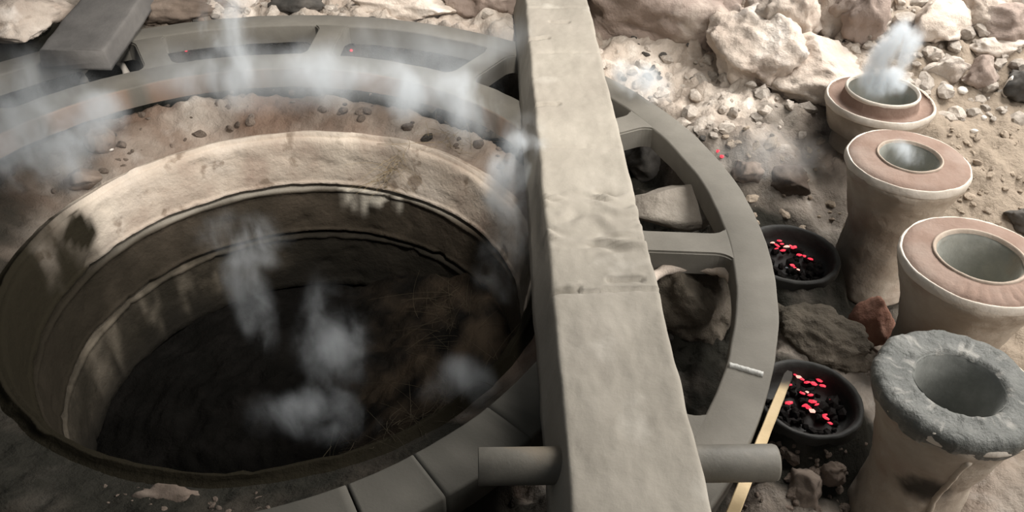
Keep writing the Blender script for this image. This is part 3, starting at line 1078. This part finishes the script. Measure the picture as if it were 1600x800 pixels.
# buried pot mouth in the lower right opening
q = at(1082, 418, -0.05)
bm = bmesh.new()
pts = []
for i in range(23):
    a = PI * (0.02 + 0.9 * i / 22)
    pts.append(Vector((0.115 * math.cos(a), 0.085 * math.sin(a), 0.012 * noise.noise(Vector((i * .4, 1, 0))))))
tube_bm(bm, pts, [0.014 + 0.006 * noise.noise(Vector((i * .9, 4, 0))) for i in range(23)], 10)
o = bm_obj('buried_pot_lip', bm, M_ROCK)
o.location = (q.x, q.y - 0.07, -0.06)
tag(o, 'pale broken pot lip buried in the lower right wheel opening', 'pot lip')

# ------------------------------------------------------------------ rubble
VAR = []
for mi, mt in enumerate((M_RUBBLE, M_CLOD, M_SOOTROCK, M_SANDCLOD)):
    lst = []
    for s in range(6):
        o = chunk('rubble_stone', (0, 0, 0), (1, 0.75, 0.6), mt, 100 + s + mi * 10, 12, 2, rough=0.22)
        o.data.polygons.foreach_set('use_smooth', [False] * len(o.data.polygons))
        lst.append(o.data)
        bpy.data.objects.remove(o)
    VAR.append(lst)


def rubble(n, region, mset, smin, smax, name, label, group, seed, avoid=None):
    rnd = random.Random(seed)
    k = 0
    tries = 0
    while k < n and tries < n * 20:
        tries += 1
        px, py = region(rnd)
        c = ground(px, py)
        d = math.hypot(c.x - RC.x, c.y - RC.y)
        kk = math.hypot(c.x - KC.x, c.y - KC.y)
        if kk < 0.75 or (1.24 < d < 1.38):
            continue
        if any((c.xy - q.xy).length < 0.12 for q in (c1p, c2p, c3p, c4p)):
            continue
        if any((c.xy - fp.xy).length < fr * 1.05 for fp, fr in FORGES):
            continue
        s = smin * (smax / smin) ** (rnd.random() ** 1.6)
        o = bpy.data.objects.new(name, rnd.choice(VAR[mset]))
        COL.objects.link(o)
        o.scale = (s, s, s)
        o.rotation_euler = (rnd.uniform(-.5, .5), rnd.uniform(-.5, .5), rnd.uniform(0, 6.28))
        o.location = c + Vector((0, 0, s * 0.05))
        tag(o, label, 'stone', group)
        k += 1


rubble(150, lambda r: (r.uniform(925, 1300), r.uniform(75, 215)), 0, 0.010, 0.045, 'rubble_stone',
       'pale rubble stone on the bank right of the beam', 'rubble right of the beam', 1)
rubble(140, lambda r: (r.uniform(1290, 1600), r.uniform(0, 190)), 0, 0.012, 0.055, 'rubble_stone',
       'pale rubble stone heaped around the farthest mould', 'rubble around the farthest mould', 2)
rubble(60, lambda r: (r.uniform(220, 830), r.uniform(0, 28)), 0, 0.010, 0.045, 'rubble_stone',
       'rubble stone along the far edge of the wheel', 'rubble behind the wheel', 3)
rubble(90, lambda r: (r.uniform(80, 800), r.uniform(130, 300)), 1, 0.008, 0.030, 'clod',
       'small brown clod on the clay apron behind the kiln', 'clods behind the kiln', 4)
rubble(60, lambda r: (r.uniform(1130, 1400), r.uniform(200, 360)), 3, 0.008, 0.03, 'clod',
       'brown clod on the ground between wheel and moulds', 'clods between wheel and moulds', 5)
rubble(80, lambda r: (r.uniform(1130, 1370), r.uniform(690, 800)), 1, 0.006, 0.026, 'clod',
       'dark clod on the ground below the near forge', 'clods below the near forge', 6)
rubble(90, lambda r: (r.uniform(1480, 1600), r.uniform(190, 350)), 3, 0.006, 0.022, 'clod',
       'sandy clod on the slope right of the moulds', 'clods right of the moulds', 7)
rubble(40, lambda r: (r.uniform(160, 420), r.uniform(755, 800)), 1, 0.005, 0.014, 'clod',
       'small clod on the front lip of the kiln', 'clods on the front lip', 8)
rubble(50, lambda r: (r.choice([r.uniform(270, 700), r.uniform(960, 1150)]), r.uniform(30, 130) if r.random() < .6 else r.uniform(200, 650)), 2, 0.01, 0.03, 'soot_clod',
       'black sooty lump down inside the wheel openings', 'sooty lumps in the wheel openings', 9)

# ------------------------------------------------------------------ dry straw
def straw(name, label, base_pts, n, length, mat, spread, droop, seed, rad=0.0011):
    rnd = random.Random(seed)
    bm = bmesh.new()
    for _ in range(n):
        b = rnd.choice(base_pts) + Vector((rnd.gauss(0, spread), rnd.gauss(0, spread), rnd.gauss(0, spread * .4)))
        d = Vector((rnd.gauss(0, 1), rnd.gauss(-.25, 1), rnd.gauss(0.3, .5))).normalized()
        cv = Vector((rnd.gauss(0, 1), rnd.gauss(0, 1), -droop)) * 0.5
        L_ = length * rnd.uniform(.5, 1.2)
        pts = []
        for i in range(7):
            t = i / 6
            pts.append(b + d * (L_ * t) + cv * (L_ * t * t))
        tube_bm(bm, pts, [rad * (1 - .5 * i / 6) for i in range(7)], 4, cap=False)
    o = bm_obj(name, bm, mat)
    tag(o, label, 'straw', kind='stuff')
    return o


def kp(ang, z, r):
    return Vector((KC.x + r * math.cos(R(ang)), KC.y + r * math.sin(R(ang)), z))


straw('dry_straw', 'tuft of dry straw hanging over the far kiln rim', [kp(66 + i, -0.16 - 0.02 * i, 0.665) for i in range(0, 9)], 60, 0.10, M_STRAW, 0.012, 0.8, 1, 0.0007)
straw('dry_straw', 'thin dry straw trailing at the back of the kiln rim under smoke', [kp(52 + i * 2, -0.135, 0.76) for i in range(0, 6)], 26, 0.10, M_STRAW, 0.03, 0.3, 2, 0.0007)
straw('smoked_straw', 'mass of smoked straw lying inside the right side of the kiln', [kp(a_, -0.56 - 0.0 * a_, 0.50 + 0.004 * (a_ % 20)) for a_ in range(-60, 40, 4)], 420, 0.15, M_DARKSTRAW, 0.05, 0.6, 3, 0.0006)
straw('smoked_straw', 'wisps of smoked straw on the front right lip of the kiln', [kp(a_, -0.17, 0.70) for a_ in range(-62, -28, 3)], 90, 0.08, M_DARKSTRAW, 0.025, 0.3, 4, 0.0006)

# ------------------------------------------------------------------ smoke


def smoke_mat(name, dens, scale, thr, col=(0.86, 0.90, 0.93), stretch=(1, 1, 0.55), seed=0.0):
    m = bpy.data.materials.new(name)
    m.use_nodes = True
    nt = m.node_tree
    N, L = nt.nodes, nt.links
    N.clear()
    out = N.new('ShaderNodeOutputMaterial')
    pv = N.new('ShaderNodeVolumePrincipled')
    pv.inputs['Color'].default_value = (*col, 1)
    pv.inputs['Anisotropy'].default_value = 0.0
    L.new(pv.outputs[0], out.inputs['Volume'])
    tc = N.new('ShaderNodeTexCoord')
    ln = N.new('ShaderNodeVectorMath')
    ln.operation = 'LENGTH'
    gp = N.new('ShaderNodeNewGeometry')
    mp = N.new('ShaderNodeMapping')
    mp.inputs['Scale'].default_value = stretch
    mp.inputs['Location'].default_value = (seed, seed * 2, 0)
    L.new(gp.outputs['Position'], mp.inputs[0])
    ns = N.new('ShaderNodeTexNoise')
    ns.inputs['Scale'].default_value = scale
    ns.inputs['Detail'].default_value = 4
    ns.inputs['Roughness'].default_value = 0.55
    ns.inputs['Distortion'].default_value = 0.6
    L.new(mp.outputs[0], ns.inputs['Vector'])
    n2 = N.new('ShaderNodeTexNoise')
    n2.inputs['Scale'].default_value = scale * 0.75
    n2.inputs['Detail'].default_value = 5
    n2.inputs['Roughness'].default_value = 0.6
    L.new(mp.outputs[0], n2.inputs['Vector'])
    sb = N.new('ShaderNodeVectorMath')
    sb.operation = 'SUBTRACT'
    sb.inputs[1].default_value = (0.5, 0.5, 0.5)
    L.new(n2.outputs['Color'], sb.inputs[0])
    sc_ = N.new('ShaderNodeVectorMath')
    sc_.operation = 'SCALE'
    sc_.inputs['Scale'].default_value = 2.6
    L.new(sb.outputs[0], sc_.inputs[0])
    ad = N.new('ShaderNodeVectorMath')
    ad.operation = 'ADD'
    L.new(tc.outputs['Object'], ad.inputs[0])
    L.new(sc_.outputs[0], ad.inputs[1])
    L.new(ad.outputs[0], ln.inputs[0])
    # nothing touches the bounds of the volume
    l2 = N.new('ShaderNodeVectorMath')
    l2.operation = 'LENGTH'
    L.new(tc.outputs['Object'], l2.inputs[0])
    f2 = N.new('ShaderNodeMapRange')
    f2.interpolation_type = 'SMOOTHSTEP'
    f2.inputs[1].default_value = 1.0
    f2.inputs[2].default_value = 0.55
    L.new(l2.outputs['Value'], f2.inputs[0])
    fo = N.new('ShaderNodeMapRange')
    fo.interpolation_type = 'SMOOTHSTEP'
    fo.inputs[1].default_value = 1.0
    fo.inputs[2].default_value = 0.1
    L.new(ln.outputs['Value'], fo.inputs[0])
    mr = N.new('ShaderNodeMapRange')
    mr.inputs[1].default_value = thr
    mr.inputs[2].default_value = thr + 0.22
    mr.inputs[4].default_value = dens
    L.new(ns.outputs['Fac'], mr.inputs[0])
    mu = N.new('ShaderNodeMath')
    mu.operation = 'MULTIPLY'
    L.new(fo.outputs[0], mu.inputs[0])
    L.new(mr.outputs[0], mu.inputs[1])
    m2 = N.new('ShaderNodeMath')
    m2.operation = 'MULTIPLY'
    L.new(mu.outputs[0], m2.inputs[0])
    L.new(f2.outputs[0], m2.inputs[1])
    L.new(m2.outputs[0], pv.inputs['Density'])
    return m


_ico = bmesh.new()
bmesh.ops.create_icosphere(_ico, subdivisions=3, radius=1.0)
ICO = bpy.data.meshes.new('smoke_volume')
_ico.to_mesh(ICO)
_ico.free()


def plume(label, px, py, z, size, mat, rot=(0, 0, 0)):
    me = ICO.copy()
    me.materials.append(mat)
    o = bpy.data.objects.new('smoke_plume', me)
    COL.objects.link(o)
    o.location = at(px, py, z)
    o.scale = size
    o.rotation_euler = rot
    tag(o, label, 'smoke', kind='stuff')
    return o


SM_A = smoke_mat('smoke_dense', 110, 11, 0.42)
SM_B = smoke_mat('smoke_medium', 24, 9, 0.42, seed=3)
SM_E = smoke_mat('smoke_thick', 42, 8, 0.40, seed=15)
SM_C = smoke_mat('smoke_thin', 14, 7, 0.42, seed=6)
SM_K = smoke_mat('smoke_faint', 7, 10, 0.42, seed=12)
SM_D = smoke_mat('smoke_haze', 4.5, 4, 0.36, seed=9)

plume('dense white smoke rising from the farthest mould', 1392, 95, 0.21, (0.085, 0.08, 0.16), SM_A, (0, 0.25, 0))
plume('white smoke filling the mouth of the farthest mould', 1382, 128, 0.13, (0.10, 0.10, 0.05), SM_A)
plume('thin smoke in the hole of the second farthest mould', 1425, 240, 0.12, (0.075, 0.07, 0.045), SM_A)
plume('tall streak of smoke rising from the far left of the wheel', 358, 70, 0.20, (0.13, 0.10, 0.27), SM_B, (0, 0.12, 0))
plume('low puff at the foot of the tall smoke streak', 335, 125, 0.04, (0.20, 0.13, 0.08), SM_C)
plume('slanting smoke wisp above the back of the kiln, left one', 500, 120, 0.06, (0.14, 0.12, 0.17), SM_C, (0, -0.6, 0))
plume('pale smoke cloud above the back of the kiln, middle one', 615, 140, 0.06, (0.22, 0.15, 0.12), SM_C, (0, 0.4, 0))
plume('smoke drifting above the back of the kiln close to the beam', 715, 165, 0.05, (0.20, 0.15, 0.15), SM_C, (0, 0.6, 0))
plume('thick smoke rising beside the beam at the right kiln rim', 808, 290, 0.0, (0.12, 0.09, 0.25), SM_E, (0, 0.1, 0))
plume('smoke low beside the beam on the right kiln wall', 800, 420, -0.10, (0.12, 0.10, 0.16), SM_C, (0, 0.1, 0))
plume('upright grey smoke column in the middle of the kiln', 520, 530, -0.20, (0.13, 0.09, 0.27), SM_K, (0, 0.12, 0))
plume('faint smoke column on the left inside the kiln', 390, 460, -0.22, (0.08, 0.08, 0.25), SM_K, (0, -0.1, 0))
plume('curling low smoke near the front of the kiln', 490, 645, -0.20, (0.20, 0.09, 0.10), SM_K)
plume('faint wisp of smoke by the front right rim of the kiln', 715, 600, -0.12, (0.12, 0.08, 0.09), SM_K)
plume('smoke on the back left lining of the kiln', 385, 375, -0.25, (0.20, 0.12, 0.12), SM_K)
plume('grey smoke bank at the left edge above the wheel', 40, 190, 0.10, (0.32, 0.24, 0.24), SM_C)
plume('grey smoke over the left part of the wheel', 150, 175, 0.03, (0.16, 0.12, 0.08), SM_C)
plume('white smoke at the rim right of the beam', 1005, 130, 0.05, (0.15, 0.10, 0.08), SM_B, (0, 0.5, 0))
plume('thin smoke over the top of the wheel left of the beam', 700, 60, 0.10, (0.45, 0.22, 0.13), SM_D)
plume('smoke over the ground between the wheel and the far moulds', 1200, 240, 0.0, (0.22, 0.16, 0.09), SM_D)
plume('thin haze drifting over the back of the kiln', 480, 120, 0.08, (0.75, 0.26, 0.15), SM_D)
